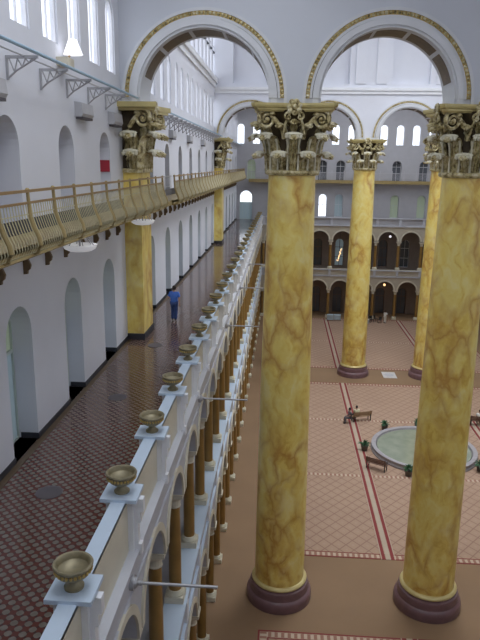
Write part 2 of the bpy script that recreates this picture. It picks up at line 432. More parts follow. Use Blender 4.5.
# archivolts: white mouldings, gilt egg band, coffered soffit
def ring(mb, cx, y0, y1, r0, r1, n=48, z=Z_SP+.16, a0=0.0, a1=PI):
    rail = [((cx, 0, z), (math.cos(a0+(a1-a0)*i/n), 0, math.sin(a0+(a1-a0)*i/n)), (0, 1, 0)) for i in range(n+1)]
    mb.sweep(rail, [(r0, y0), (r1, y0), (r1, y1), (r0, y1)])
k_trim = 2
TR = {}
for (yy, tag_y) in ((Y1, 'near'), (Y2, 'far')):
    yf = yy-1.0
    for i, cx in enumerate(ARCX):
        k_trim += 1
        mb = MB(); ring(mb, cx, yf-.10, yf, 3.24, 3.36); ring(mb, cx, yf-.05, yf, 2.98, 3.02); ring(mb, cx, yf-.14, yf, 2.72, 2.96); ring(mb, cx, yf-.06, yf, R_IN-.0, 2.72); ring(mb, cx, yf-.05, yf, 3.02, 3.08)
        for s in (-1, 1):
            for a, b in ((3.24, 3.36), (2.72, 2.96)): mb.box(min(cx+s*a, cx+s*b), max(cx+s*a, cx+s*b), yf-.10, yf, Z_SP-.04, Z_SP+.16)
        t_ = struct(mb.build('trim_%d' % k_trim, arch_trim))
        gb = MB(); ring(gb, cx, yf-.05, yf, 3.08, 3.24); gb.build('egg_band', brass, t_); g = MB()
        nb = 60
        for k in range(nb):
            a = PI*(k+.5)/nb
            g.ball((cx+3.16*math.cos(a), yf-.07, Z_SP+.16+3.16*math.sin(a)), .074, 6, 4)
        g.build('egg_moulding', gilt_cap, t_)
        d = MB(); ring(d, cx, yf-.012, yf, 2.96, 2.985); d.build('groove', dark_grey, t_)
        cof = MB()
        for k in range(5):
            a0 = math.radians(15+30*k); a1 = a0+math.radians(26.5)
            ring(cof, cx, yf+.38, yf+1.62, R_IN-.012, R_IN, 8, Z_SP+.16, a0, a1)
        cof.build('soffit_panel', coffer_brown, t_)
# ---- arcades: left, right and far end
def arcade(name, mp, u0, u1, cols, t=.6, faces=1):
    mid = [(a+b)/2 for a, b in zip(cols, cols[1:])]
    mb = MB()
    band(mb, mp, cols[0]-.27, cols[-1]+.27, 4.12, 6.2, [(m, 2.56, 4.12, 4.125, True) for m in mid], t, 20)
    band(mb, mp, u0, u1, 6.2, 7.0, [], t); band(mb, mp, cols[0]-.27, cols[-1]+.27, 11.0, 13.0, [(m, 2.56, 11.0, 11.005, True) for m in mid], t, 20)
    return mb
ycols = [8.75 + BAY*k for k in range(-2, 27)]
ycols = [y for y in ycols if y < YE-.8]
xcols = [-2.7 + BAY*k for k in range(10)]
mpAL = lambda u, v, d: (XA+.3-d, u, v)
mpAR = lambda u, v, d: (XB-.3+d, u, v)
mpAE = lambda u, v, d: (u, YE+d, v)
a = arcade('wall_arcade_left', mpAL, 2.0, YE+.6, ycols); struct(a.build('wall_arcade_left', frieze_grey))
a = arcade('wall_arcade_right', mpAR, 2.0, YE+.6, ycols); struct(a.build('wall_arcade_right', frieze_grey))
a = arcade('wall_arcade_far', mpAE, XA-.3, XB+.3, xcols); struct(a.build('wall_arcade_far', tan_arch))
# parapet body, piers and ledges of the left arcade (the right one is plain)
def parapet(name, xc, s, ys):
    lo = lambda a, b: (min(xc+s*a, xc+s*b), max(xc+s*a, xc+s*b))
    body = MB(); x = lo(-.10, .15); body.box(*x, 2.0, YE+.4, 13.0, 14.29)
    st = struct(body.build(name, cream))
    p = MB(); q = MB()
    for y in ys:
        x = lo(-.30, .26); p.box(*x, y-.18, y+.18, 13.0, 14.29)
        x = lo(.26, .34); p.box(*x, y-.085, y+.085, 13.0, 14.25)
        x = lo(.34, .46); p.box(*x, y-.085, y+.085, 13.95, 14.25); x = lo(.34, .40); p.box(*x, y-.085, y+.085, 13.7, 13.95)
        x = lo(.34, .41); p.box(*x, y-.085, y+.085, 12.95, 13.2)
        x = lo(-.38, .38); q.box(*x, y-.35, y+.35, 14.29, 14.37)
    p.build('parapet_pier', white_trim, st)
    x = lo(-.15, .15); q.box(*x, 2.0, YE+.4, 14.23, 14.31); q.build('parapet_cap', cap_blue, st)
    l = MB(); x = lo(-.05, .36); l.box(*x, 2.0, YE, 13.0, 13.08); x = lo(.3, .34); l.box(*x, 2.0, YE, 12.9, 13.0); x = lo(.3, .34); l.box(*x, 2.0, YE, 12.36, 12.46)
    l.build('cornice_ledge', frieze_grey, st)
    # lower parapet cap and its consoles
    c = MB(); x = lo(-.32, .40); c.box(*x, 2.0, YE, 6.98, 7.08); x = lo(.28, .40); c.box(*x, 2.0, YE, 6.1, 6.24)
    c.build('lower_cap', cap_blue, st)
    b = MB()
    for y in ys: x = lo(.3, .42); b.box(*x, y-.13, y+.13, 6.24, 6.98)
    b.build('lower_console', white_trim, st)
    # archivolts over the openings
    av = MB()
    for y0, y1 in zip(ys, ys[1:]):
        m = (y0+y1)/2
        for zs in (4.12, 11.0):
            n = 18; rail = [((xc, m, zs), (0, math.cos(PI*i/n), math.sin(PI*i/n)), (s, 0, 0)) for i in range(n+1)]
            av.sweep(rail, [(1.28, .3), (1.48, .3), (1.48, .36), (1.28, .36)])
    av.build('archivolt', cream, st)
    return st
parapet('trim_60', XA, 1, ycols); parapet('trim_61', XB, -1, ycols)
# far end parapet and ledges
mb = MB(); mb.box(XA, XB, YE+.1, YE+.35, 13.0, 14.0)
pe = struct(mb.build('trim_62', end_grey))
l = MB(); l.box(XA, XB, YE-.12, YE+.4, 14.0, 14.12); l.box(XA, XB, YE-.16, YE+.1, 12.95, 13.1); l.box(XA, XB, YE-.16, YE, 6.86, 7.0); l.box(XA, XB, YE-.12, YE, 6.0, 6.14)
l.build('ledge', frieze_grey, pe)
b = MB()
for x in xcols:
    b.box(x-.16, x+.16, YE-.1, YE+.1, 13.1, 14.0); b.box(x-.16, x+.16, YE-.1, YE, 6.14, 6.86)
b.build('console', frieze_grey, pe)
av = MB()
for x0, x1 in zip(xcols, xcols[1:]):
    m = (x0+x1)/2
    for zs in (4.12, 11.0):
        n = 18; rail = [((m, YE, zs), (math.cos(PI*i/n), 0, math.sin(PI*i/n)), (0, -1, 0)) for i in range(n+1)]
        av.sweep(rail, [(1.28, 0), (1.47, 0), (1.47, .06), (1.28, .06)])
av.build('archivolt', cream, pe)
# ---- baseboards
bb = MB()
def runs(ops, w, u0, u1):
    cur = u0; out = []
    for c in sorted(ops): out.append((cur, c-w/2)); cur = c+w/2
    out.append((cur, u1)); return out
for a, b in runs(ALL3, 1.65, YN, YF):
    bb.box(XW, XW+.03, a, b, G3, G3+.17)
    for e, s in ((a, -1), (b, 1)):
        if YN < e < YF: bb.box(XW-.5, XW+.03, min(e, e+.03*s), max(e, e+.03*s), G3, G3+.17)
bb.box(XW, XW+.03, YN, Y1-1.06, 19.2, 19.56); bb.box(XW, XW+.03, Y1+1.1, Y2-1.06, 19.2, 19.56); bb.box(XW, XW+.03, Y2+1.1, YF-1.6, 19.2, 19.56)
struct(bb.build('baseboard_left', dark_base))
bb = MB(); bb.box(XW+.02, XW+.20, YN, YF, G3, G3+.012)
struct(bb.build('trim_63', flat('border_tile', (.11, .075, .045), .4)))

# ---- windows (frames with a glass pane) and glazed doors
win_cache = {}
def window_mesh(w, zb, zs, arched, bars, mat):
    key = (w, zb, zs, arched, bars, mat.name)
    if key in win_cache: return win_cache[key]
    r = w/2; n = 16; m = MB(); t = .05
    m.box(-r, r, -.06, .06, zb, zb+t)
    for s in (-1, 1): m.box(min(s*r, s*(r-t)), max(s*r, s*(r-t)), -.06, .06, zb, zs)
    if arched:
        rail = [((0, 0, zs), (math.cos(PI*i/n), 0, math.sin(PI*i/n)), (0, 1, 0)) for i in range(n+1)]
        m.sweep(rail, [(r-t, -.06), (r, -.06), (r, .06), (r-t, .06)])
        top = zs+r
    else: m.box(-r, r, -.06, .06, zs-t, zs); top = zs
    for kind, p in bars:
        if kind == 'v':
            h = zs + (math.sqrt(max(0, r*r-p*p)) if arched else 0); m.box(p-.02, p+.02, -.03, .03, zb, h)
        else: m.box(-r, r, -.04, .04, p-.03, p+.03)
    g = MB()
    if arched:
        pts = [(-r+.02, zb+.02), (r-.02, zb+.02)] + [((r-.02)*math.cos(PI*i/n), zs+(r-.02)*math.sin(PI*i/n)) for i in range(n+1)]
    else: pts = [(-r+.02, zb+.02), (r-.02, zb+.02), (r-.02, zs-.02), (-r+.02, zs-.02)]
    N = len(pts)
    g.add([(x, y, z) for y in (-.006, .006) for x, z in pts], [tuple(range(N)), tuple(range(2*N-1, N-1, -1))] + [(i, (i+1) % N, N+(i+1) % N, N+i) for i in range(N)])
    win_cache[key] = (m.mesh('window_frame', mat), g)
    return win_cache[key]
WN = [0]; DN = [0]
pane_cache = {}
def opening(kind, mp_pos, rz, w, zb, zs, arched, bars, fmat, pmat):
    cnt = WN if kind == 'window' else DN; cnt[0] += 1
    fm, g = window_mesh(w, zb, zs, arched, tuple(bars), fmat)
    o = bpy.data.objects.new('%s_%d' % (kind, cnt[0]), fm); C.objects.link(o); o.location = mp_pos; o.rotation_euler = (0, 0, rz); struct(o)
    key = (fm.name, pmat.name)
    if key not in pane_cache: pane_cache[key] = g.mesh('pane', pmat)
    inst(pane_cache[key], 'pane', o)
    return o
for c in CL: opening('window', (XW-.12, c, 0), PI/2, 1.22, 24.4, 26.4, True, [('v', 0.0)], frame_white, glass)
for c in UP: opening('window', (XW-.12, c, 0), PI/2, 1.95, 29.0, 38.0, False, [('v', 0.0), ('h', 31.5), ('h', 34)], frame_white, glass)
for c in CL: opening('window', (XR+.12, c, 0), PI/2, 1.22, 24.4, 26.4, True, [('v', 0.0)], frame_white, glass)
for c in UP: opening('window', (XR+.12, c, 0), PI/2, 1.95, 29.0, 38.0, False, [('v', 0.0), ('h', 31.5), ('h', 34)], frame_white, glass)
for c in e5: opening('window', (c, YN-.12, 0), 0, 1.3, 23.8, 29.0, True, [('v', 0.0), ('h', 26.5)], frame_white, glass)
for c in e5: opening('window', (c, YF+.45, 0), 0, 1.05, 23.8, 26.0, True, [('v', 0.0)], frame_white, glass)
for c in ALL3:
    opening('door', (XW-.62, c, 0), PI/2, 1.65, G3, 15.95, False, [('v', -.28), ('v', .28)], frame_green, frost_blue)
    opening('window', (XW-.62, c, 0), PI/2, 1.65, 15.95, 16.55, True, [('v', 0.0)], frame_green, frost_green)
    opening('door', (XW-.70, c+.1, 0), PI/2, 1.42, 18.96, 21.42, True, [('v', 0.0), ('h', 21.2)], frame_white, dim_glass if c > 28 else wall_grey)
for c in e3:
    if c < -5:
        opening('door', (c, YF+.5, 0), 0, 1.8, G3, 15.7, False, [('v', 0.0), ('v', -.5), ('v', .5)], frame_green, frost_blue)
        opening('window', (c, YF+.5, 0), 0, 1.8, 15.7, 16.5, True, [('v', -.5), ('v', .5)], frame_green, glass)
    else:
        pm = glass if abs(c-5.45) < .1 else (frost_green if c > 11 else frost_blue)
        opening('window', (c, YF+.5, 0), 0, 1.15, 13.9, 16.5, True, [('v', 0.0), ('h', 15.6)], frame_green if c > 8 else frame_white, pm)
for c in e4: opening('door', (c, YF+.6, 0), 0, 1.25, 18.95, 21.1, True, [('v', 0.0), ('h', 20.9)], frame_white, frost_green if c < -4 else dim_glass)
for i, c in enumerate(ends_low1):
    opening('door', (c, YF+.4, 0), 0, 1.3, 0, 3.2, True, [('v', 0.0), ('h', 2.6)], wood_dark, dim_glass)
    opening('window', (c, YF+.4, 0), 0, 1.25, 6.9, 10.2, True, [('v', 0.0), ('h', 9.6), ('h', 8.2)], frame_white if i == 6 else wood_dark, frost_blue if i == 3 else dim_glass)

# ---- floor inlays: the patterned carpet fields with stripes and bands
def field(name, x0, x1, y0, y1, bands, stripes):
    o = struct(MB().box(x0, x1, y0, y1, 0, .012).build(name, carpet_mat))
    r = MB(); c = MB(); dx = MB(); dy = MB()
    z = .018
    for y in (y0, y1-.08): r.box(x0, x1, y, y+.08, .01, z)
    for y in (y0+.08+.02, y1-.42): dx.box(x0+.1, x1-.1, y, y+.30, .01, z)
    for y in (y0+.44, y1-.52): r.box(x0+.45, x1-.45, y, y+.06, .01, z)
    for x in (x0, x1-.08): r.box(x, x+.08, y0, y1, .01, z+.001)
    for x in (x0+.1, x1-.42): dy.box(x, x+.30, y0+.1, y1-.1, .01, z+.001)
    for x in (x0+.44, x1-.52): r.box(x, x+.06, y0+.45, y1-.45, .01, z+.001)
    for y in bands: dx.box(x0+.5, x1-.5, y-.15, y+.15, .01, z-.002)
    for x in stripes:
        r.box(x, x+.17, y0, y1, .01, .022); r.box(x+.50, x+.67, y0, y1, .01, .022); c.box(x+.20, x+.47, y0, y1, .01, .0225); c.box(x-.06, x-.01, y0, y1, .01, .0225); c.box(x+.68, x+.73, y0, y1, .01, .0225)
    r.build('red_stripe', red_line, o); c.build('cream_stripe', cream_line, o); dx.build('dashed_band', dash_x, o); dy.build('dashed_edge', dash_y, o)
    return o
field('floor_carpet_near', -.62, 23.2, 3.2, 25.3, [15.3], [5.98, 16.05])
field('floor_carpet_centre', -.62, 23.2, 31.3, 60.5, [41.0, 51.0], [5.98, 16.05])
field('floor_carpet_far', -.62, 23.2, 65.2, 87.8, [76.0], [5.98, 16.05])

# =================================================================== COLOSSAL COLUMNS
H_SH, H_TOP = 20.65, Z_SP-.06
def leaf_mesh(h, out, w, droop, name, mat):
    # acanthus leaf in local frame: grows in +z from the bell, curls out along +x; y is its width
    nv, nu = 16, 19; vs = []
    for j in range(nv+1):
        s = j/nv
        if s < .62: q = s/.62; x = .05 + .16*out*q*q; z = h*.86*q
        else:
            q = (s-.62)/.38; a = PI*.5*(1-q*1.75)
            x = .05+.16*out + out*.42*(1-math.sin(a)) if q < .571 else .05+.16*out + out*.42*(1+abs(math.sin(a))*.55)
            z = h*.86 + h*.14*math.sin(min(q*1.6, 1)*PI*.5) - droop*max(0, q-.5)*2
        lob = 1 + .17*math.sin(s*PI*7.0)
        wd = w*(.62+.38*math.sin(PI*min(1, s*.95)))*(1 if s < .78 else max(.12, 1-((s-.78)/.22)**1.6*.85))*lob
        for i in range(nu):
            y = (i/(nu-1)-.5)*2
            rib = .075*(1-abs(y))**1.0 + .055*math.cos(y*PI*4)*(1 if s < .85 else .5)
            vs.append((x + rib - .10*abs(y)**2*(1 if s < .6 else -.3), y*wd*.5, z - (.10*abs(y)**2 if s > .7 else 0)))
    fs = [(j*nu+i, j*nu+i+1, (j+1)*nu+i+1, (j+1)*nu+i) for j in range(nv) for i in range(nu-1)]
    # thickness
    n0 = len(vs); vs += [(x-.07, y, z-.03) for x, y, z in vs]
    fs += [(a+n0, d+n0, c+n0, b+n0) for a, b, c, d in fs]
    edge = [j*nu for j in range(nv+1)] + [nv*nu+i for i in range(1, nu)] + [j*nu+nu-1 for j in range(nv-1, -1, -1)] + [i for i in range(nu-2, 0, -1)]
    fs += [(edge[k], edge[(k+1) % len(edge)], edge[(k+1) % len(edge)]+n0, edge[k]+n0) for k in range(len(edge))]
    m = MB(); m.add(vs, fs); return m.mesh(name, mat, True)
leaf_lo = leaf_mesh(.76, .95, .56, .16, 'lower_leaf', gilt_cap)
calyx = leaf_mesh(.62, .9, .46, .12, 'calyx_leaf', gilt_cap)
leaf_hi = leaf_mesh(1.50, 1.0, .58, .20, 'upper_leaf', gilt_cap)
def tip_mesh(name, w):
    m = MB(); m.ball((-.02, 0, .01), 1, 12, 6, (.20, w*.46, .10))
    for k in (-2, -1, 0, 1, 2): m.ball((.12-.02*abs(k), k*w*.17, -.07-.015*(2-abs(k))), 1, 6, 4, (.09, w*.10, .11))
    return m.mesh(name, leaf_tip, True)
tip_lo = tip_mesh('leaf_tip', .78); tip_hi = tip_mesh('leaf_tip', .82)
def volute_mesh(name):
    # a pair of spiral scrolls meeting at the abacus corner, each turned towards one face, on a common leaning stalk
    m = MB()
    for sg in (-1, 1):
        ca, sa = math.cos(sg*math.radians(32)), math.sin(sg*math.radians(32)); R_ = .40
        pts = []; rs = []
        def P3(u, z): return (.12+u*ca, u*sa*1.0+sg*.03, z)
        for i in range(8):
            q = i/7; pts.append(P3(-1.05+.62*q*q, -1.15+.95*q)); rs.append(.075+.035*q)
        for i in range(44):
            a = PI*.80 - i*PI/11; r = R_*(1-i/50)
            pts.append(P3(-.36+r*math.cos(a)*1.0+.02, -.40+r*math.sin(a))); rs.append(.085*(1-i/75))
        m.tube(pts, rs, 7); c = P3(-.36, -.40); m.ball(c, .10, 8, 6)
    return m.mesh(name, gilt_cap, True)
volute = volute_mesh('volute')
def helix_mesh(name):
    m = MB()
    for s in (-1, 1):
        pts = [(.0, s*.42, -.85), (.06, s*.36, -.5), (.12, s*.26, -.22)]
        for i in range(14):
            a = PI*.35 + i*PI/6; r = .17*(1-i/18); pts.append((.16, s*(.22+r*math.cos(a)*-1+.02), -.12+r*math.sin(a)-.06))
        m.tube(pts, [.05]*3+[.055*(1-i/24) for i in range(14)], 6)
    return m.mesh(name, gilt_cap, True)
helix = helix_mesh('helix')
def fleuron_mesh(name):
    m = MB(); m.ball((.06, 0, 0), .13, 8, 6)
    for k in range(7):
        a = 2*PI*k/7+.3; m.ball((.03, .20*math.cos(a), .20*math.sin(a)), 1, 8, 5, (.09, .13, .13))
    return m.mesh(name, gilt_cap, True)
fleuron = fleuron_mesh('fleuron')
def abacus_mesh(name, half):
    m = MB()
    def outline(k):
        pts = []
        for q in range(4):
            for i in range(9):
                t = -1+2*i/8
                d = half*k*(1-.17*(1-t*t)) ; e = half*k*.90*t
                x, y = d, e
                c, s = [(1, 0), (0, 1), (-1, 0), (0, -1)][q]
                pts.append((x*c-y*s, x*s+y*c))
        return pts
    lev = [(.88, 0), (.93, .07), (.93, .13), (.98, .16), (1.0, .24), (1.0, .32)]
    vs = []; n = 36
    for k, z in lev: vs += [(x, y, z) for x, y in outline(k)]
    fs = [(j*n+i, j*n+(i+1) % n, (j+1)*n+(i+1) % n, (j+1)*n+i) for j in range(len(lev)-1) for i in range(n)] + [tuple(range(n-1, -1, -1)), tuple((len(lev)-1)*n+i for i in range(n))]
    m.add(vs, fs); return m.mesh(name, flat('gilt_abacus', (.55, .46, .20), .4, .2, .1, 2), False)
abacus = abacus_mesh('abacus', 1.72)
m_ = MB(); m_.tube([(0, 0, 0), (.02, 0, .5), (.08, 0, 1.0), (.16, 0, 1.25)], [.045, .035, .04, .06], 6); stem = m_.mesh('stem', leaf_tip, True)
def colossal(label):
    t = thing('colossal_column', label, 'column', (0, 0, 0))
    b = MB(); b.lathe([(1.62, 0), (1.62, .28), (1.60, .40), (1.54, .50), (1.47, .54), (1.44, .66), (1.46, .78), (1.42, .92), (1.3, .98)], 48); b.build('base', purple_base, t, True)
    r_ = MB(); r_.lathe([(1.28, .98), (1.35, 1.02), (1.37, 1.08), (1.33, 1.15), (1.25, 1.2)], 48); r_.build('base_ring', ring_gold, t, True)
    prof = []
    for i in range(15):
        q = i/14; prof.append((1.215 - .215*q**1.5, 1.18+(H_SH-1.18)*q))
    s = MB(); s.lathe(prof, 48); s.build('shaft', marble_y, t, True)
    n = MB(); n.lathe([(1.0, H_SH-.05), (1.13, H_SH-.02), (1.17, H_SH+.06), (1.15, H_SH+.15), (1.02, H_SH+.2)], 48); n.build('necking', gilt_cap, t, True)
    bl = MB(); bl.lathe([(.97, H_SH+.15), (.98, H_SH+1.0), (1.03, H_SH+1.7), (1.18, H_SH+2.2), (1.38, H_SH+2.48), (1.40, H_SH+2.52)], 32); bl.build('bell', bell_shade, t, True)
    for k in range(8):
        a = 2*PI*(k+.5)/8; 
        l = inst(leaf_lo, 'lower_leaf', t, (.96*math.cos(a), .96*math.sin(a), H_SH+.14), a)
        inst(tip_lo, 'leaf_tip', l, (.55, 0, .70))
        inst(calyx, 'calyx_leaf', t, (.95*math.cos(a), .95*math.sin(a), H_SH+1.42), a)
        a = 2*PI*k/8
        l = inst(leaf_hi, 'upper_leaf', t, (1.0*math.cos(a), 1.0*math.sin(a), H_SH+.14), a)
        inst(tip_hi, 'leaf_tip', l, (.61, 0, 1.42))
    for k in range(16):
        a = 2*PI*(k+.5)/16; inst(stem, 'stem', t, (1.10*math.cos(a), 1.10*math.sin(a), H_SH+.16), a)
    for k in range(4):
        a = PI/4+k*PI/2; inst(volute, 'volute', t, (1.86*math.cos(a), 1.86*math.sin(a), H_TOP-.22), a)
        a = k*PI/2; inst(calyx, 'calyx_leaf', t, (1.0*math.cos(a), 1.0*math.sin(a), H_SH+1.55), a)
        inst(helix, 'helix', t, (1.28*math.cos(a), 1.28*math.sin(a), H_TOP-.34), a)
        inst(fleuron, 'fleuron', t, (1.44*math.cos(a), 1.44*math.sin(a), H_TOP-.15), a)
    inst(abacus, 'abacus', t, (0, 0, H_TOP-.32))
    return t
col0 = None
lab_n = ['giant yellow marbled column in the near row, closest to the left arcade', 'giant yellow marbled column in the near row, at the right of the photo', 'giant yellow marbled column in the near row, third from the left arcade', 'giant yellow marbled column in the near row, fourth from the left arcade']
lab_f = ['giant yellow marbled column in the far row, hidden behind the nearest left column', 'giant yellow marbled column in the far row, standing free between the two near columns', 'giant yellow marbled column in the far row, half hidden by the near right column', 'giant yellow marbled column in the far row, fourth from the left arcade']
for (yy, labs) in ((Y1, lab_n), (Y2, lab_f)):
    for x, lab in zip(COLX, labs):
        if x > 20 and yy == Y1: pass
        if col0 is None: col0 = colossal(lab); col0.location = (x, yy, 0); col0['group'] = 'giant marbled columns'
        else: dup(col0, (x, yy, 0), 0, lab, 'giant marbled columns')
# wall pilasters, same order, half sunk in the side wall
def pilaster(label):
    t = thing('wall_pilaster', label, 'pilaster', (XW, 0, 0), 0, 'marbled wall pilasters')
    D = .74; Wd = .98
    MB().box(0, D+.05, -Wd-.05, Wd+.05, G3, G3+.28).build('base', dark_base, t)
    MB().box(0, D, -Wd, Wd, G3+.2, H_SH).build('shaft', marble_y, t)
    MB().box(0, D+.10, -Wd-.10, Wd+.10, H_SH-.02, H_SH+.15).build('necking', gilt_cap, t)
    MB().box(0, D-.02, -Wd+.02, Wd-.02, H_SH+.15, H_TOP-.3).build('bell', bell_shade, t)
    for k in (-.64, 0, .64):
        l = inst(leaf_lo, 'lower_leaf', t, (D-.06, k, H_SH+.14), 0); inst(tip_lo, 'leaf_tip', l, (.55, 0, .70))
    for k in (-.93, -.32, .32, .93):
        l = inst(leaf_hi, 'upper_leaf', t, (D-.03, k, H_SH+.14), 0); inst(tip_hi, 'leaf_tip', l, (.61, 0, 1.42))
    for k in (-.6, 0, .6): inst(calyx, 'calyx_leaf', t, (D, k, H_SH+1.42), 0)
    for s in (-1, 1):
        l = inst(leaf_lo, 'lower_leaf', t, (D*.6, s*(Wd-.04), H_SH+.14), s*PI/2); inst(tip_lo, 'leaf_tip', l, (.55, 0, .70))
        l = inst(leaf_hi, 'upper_leaf', t, (D*.55, s*(Wd-.02), H_SH+.14), s*PI/2); inst(tip_hi, 'leaf_tip', l, (.61, 0, 1.42))
        inst(volute, 'volute', t, (D+.45, s*(Wd+.42), H_TOP-.22), s*PI/4)
    inst(helix, 'helix', t, (D+.28, 0, H_TOP-.34)); inst(fleuron, 'fleuron', t, (D+.46, 0, H_TOP-.15))
    m = MB()
    for k, z0, z1 in ((.9, 0, .12), (1.0, .12, .32)):
        pts = [(0, -1.65*k), (D+.85*k, -1.68*k), (D+.55*k, -.8*k), (D+.5*k, 0), (D+.55*k, .8*k), (D+.85*k, 1.68*k), (0, 1.65*k)]
        n = len(pts); m.add([(x, y, H_TOP-.32+z) for z in (z0, z1) for x, y in pts], [tuple(range(n)), tuple(range(2*n-1, n-1, -1))]+[(i, (i+1) % n, n+(i+1) % n, n+i) for i in range(n)])
    m.build('abacus', abacus.materials[0], t)
    return t
pil = pilaster('yellow marbled pilaster on the left wall, under the left end of the near screen'); pil.location = (XW, Y1+.05, 0)
dup(pil, (XW, Y2, 0), 0, 'yellow marbled pilaster on the left wall, far off beside the far screen')
dup(pil, (XR, Y1, 0), PI, 'yellow marbled pilaster on the right wall by the near screen'); dup(pil, (XR, Y2, 0), PI, 'yellow marbled pilaster on the right wall by the far screen')

# =================================================================== ARCADE COLUMNS
def small_col(h, z0, label, group):
    t = thing('arcade_column', label, 'column', (0, 0, 0), 0, group)
    pl = .32
    MB().box(-.31, .31, -.31, .31, 0, pl*.7).build('plinth', cream, t)
    b = MB(); b.lathe([(.30, pl*.7), (.32, pl*.85), (.29, pl), (.25, pl+.08)], 16); b.build('base_ring', leaf_tip, t, True)
    s = MB(); s.lathe([(.205, pl+.05), (.205, h*.4), (.18, h-.52)], 16); s.build('shaft', gold_brown, t, True)
    c = MB(); c.lathe([(.18, h-.55), (.215, h-.52), (.19, h-.47), (.21, h-.3), (.31, h-.14)], 16); c.box(-.32, .32, -.31, .31, h-.14, h)
    c.build('capital', cream, t)
    return t
g2 = 'second floor arcade columns along the left side'; g1 = 'ground floor arcade columns along the left side'
up0c = lo0c = None
for i, y in enumerate(ycols[1:]):
    lb = 'bronze-brown arcade column of the left second floor, %s from the near end' % ORD[i]
    if up0c is None: up0c = small_col(11.0-7.08, 0, lb, g2); up0c.location = (XA, y, 7.08)
    else: dup(up0c, (XA, y, 7.08), 0, lb, g2)
    lb = 'bronze-brown arcade column of the left ground floor, %s from the near end' % ORD[i]
    if lo0c is None: lo0c = small_col(4.12, 0, lb, g1); lo0c.location = (XA+.08, y, 0)
    else: dup(lo0c, (XA+.08, y, 0), 0, lb, g1)
for i, x in enumerate(xcols):
    dup(up0c, (x, YE+.3, 7.0), 0, 'bronze-brown column on the second floor of the far end wall, %s from its left end' % ORD[i], 'far end second floor columns')
    dup(lo0c, (x, YE+.3, 0), 0, 'bronze-brown column on the ground floor of the far end wall, %s from its left end' % ORD[i], 'far end ground floor columns')

# =================================================================== URNS
def urn(label):
    t = thing('urn', label, 'urn', (0, 0, 0), 0, 'bronze urns along the parapet'); t.scale = (.9, .9, .93)
    f = MB(); f.lathe([(.175, 0), (.18, .04), (.15, .06), (.11, .10), (.085, .14), (.10, .18), (.12, .20)], 28); f.build('foot', urn_bronze, t, True)
    b = MB(); b.lathe([(.10, .19), (.20, .215), (.275, .27), (.305, .34), (.31, .39), (.33, .41), (.355, .44), (.36, .47), (.345, .49), (.315, .485), (.29, .45), (.27, .38), (.20, .33), (.02, .31)], 36); bo = b.build('bowl', urn_bronze, t, True)
    d = MB()
    for k in range(26):
        a = 2*PI*k/26; d.ball((.318*math.cos(a), .318*math.sin(a), .365), .032, 6, 4, (1, 1, 1.2))
    d.build('beading', ring_gold if False else brass, bo, True)
    return t
u0 = None
for i, y in enumerate(ycols[1:]):
    lb = 'small bronze urn on the left parapet, %s from the near end' % ORD[i]
    if u0 is None: u0 = urn(lb); u0.location = (XA, y, 14.37)
    else: dup(u0, (XA, y, 14.37), .3*i, lb)

# =================================================================== IRON BALCONY OF THE FOURTH FLOOR
ZD = 19.20
def balcony(name, label, y0, y1, x_wall, s, depth=1.15, notch=()):
    t = thing(name, label, 'balcony', (0, 0, 0), 0, 'iron balconies of the fourth floor')
    X = lambda d: x_wall + s*d
    lo = lambda a, b: (min(X(a), X(b)), max(X(a), X(b)))
    dk = MB(); cur = y0
    for py in notch:
        dk.box(*lo(0, depth), cur, py-1.06, ZD-.10, ZD); dk.box(*lo(.96, depth), py-1.06, min(py+1.06, y1), ZD-.10, ZD); cur = py+1.06
    if cur < y1: dk.box(*lo(0, depth), cur, y1, ZD-.10, ZD)
    dk.build('deck', gold_rail, t)
    e = MB(); prof = [(depth-.12, -.24), (depth+.10, -.24), (depth+.14, -.21), (depth+.10, -.17), (depth, -.15), (depth, .02), (depth-.12, .02)]
    e.sweep([((x_wall, y, ZD), (s, 0, 0), (0, 0, 1)) for y in (y0, y1)], prof); e.build('edge_beam', gold_rail, t)
    n = max(1, round((y1-y0)/1.55)); st = (y1-y0)/n
    curve = [(depth+.06, -.17), (depth+.20, -.11), (depth+.27, .03), (depth+.24, .20), (depth+.15, .40), (depth+.07, .66), (depth+.04, .95)]
    post = MB(); post.tube([(s*d, 0, z) for d, z in curve[:-1]]+[(s*(depth+.04), 0, 1.22)], [.05, .06, .06, .055, .05, .045, .04, ], 8)
    post.ball((s*(depth+.04), 0, 1.22), .06, 8, 5)
    pme = post.mesh('post', gold_rail, True)
    panels = {}
    pk = max(8, round(st/.15)); panel = MB()
    for k in range(1, pk):
        panel.tube([(s*d, st*k/pk, z) for d, z in curve], .012, 4)
    panel.box(min(s*(depth+.02), s*(depth+.06)), max(s*(depth+.02), s*(depth+.06)), 0, st, .70, .72)
    pam = panel.mesh('picket_panel', picket_pale)
    br = MB(); br.sweep([((0, yy, 0), (s, 0, 0), (0, 0, 1)) for yy in (-.045, .045)], [(0, -.10), (.6, -.10), (.6, -.16), (.30, -.26), (.17, -.45), (.13, -.65), (.20, -.82), (.17, -.92), (.11, -.97), (.10, -1.05), (0, -1.06)])
    brm = br.mesh('bracket', bracket_dark)
    for k in range(n+1):
        inst(pme, 'post', t, (x_wall, y0+st*k, ZD))
        if k < n:
            inst(pam, 'picket_panel', t, (x_wall, y0+st*k, ZD))
            if all(abs(y0+st*(k+.5)-py) > 1.2 for py in notch): inst(brm, 'bracket', t, (x_wall, y0+st*(k+.5), ZD))
    r_ = MB(); r_.box(*lo(depth, depth+.09), y0, y1, 1.18+ZD, 1.24+ZD); r_.box(*lo(depth+.01, depth+.07), y0, y1, .93+ZD, .98+ZD); r_.build('handrail', brown_rail, t)
    return t
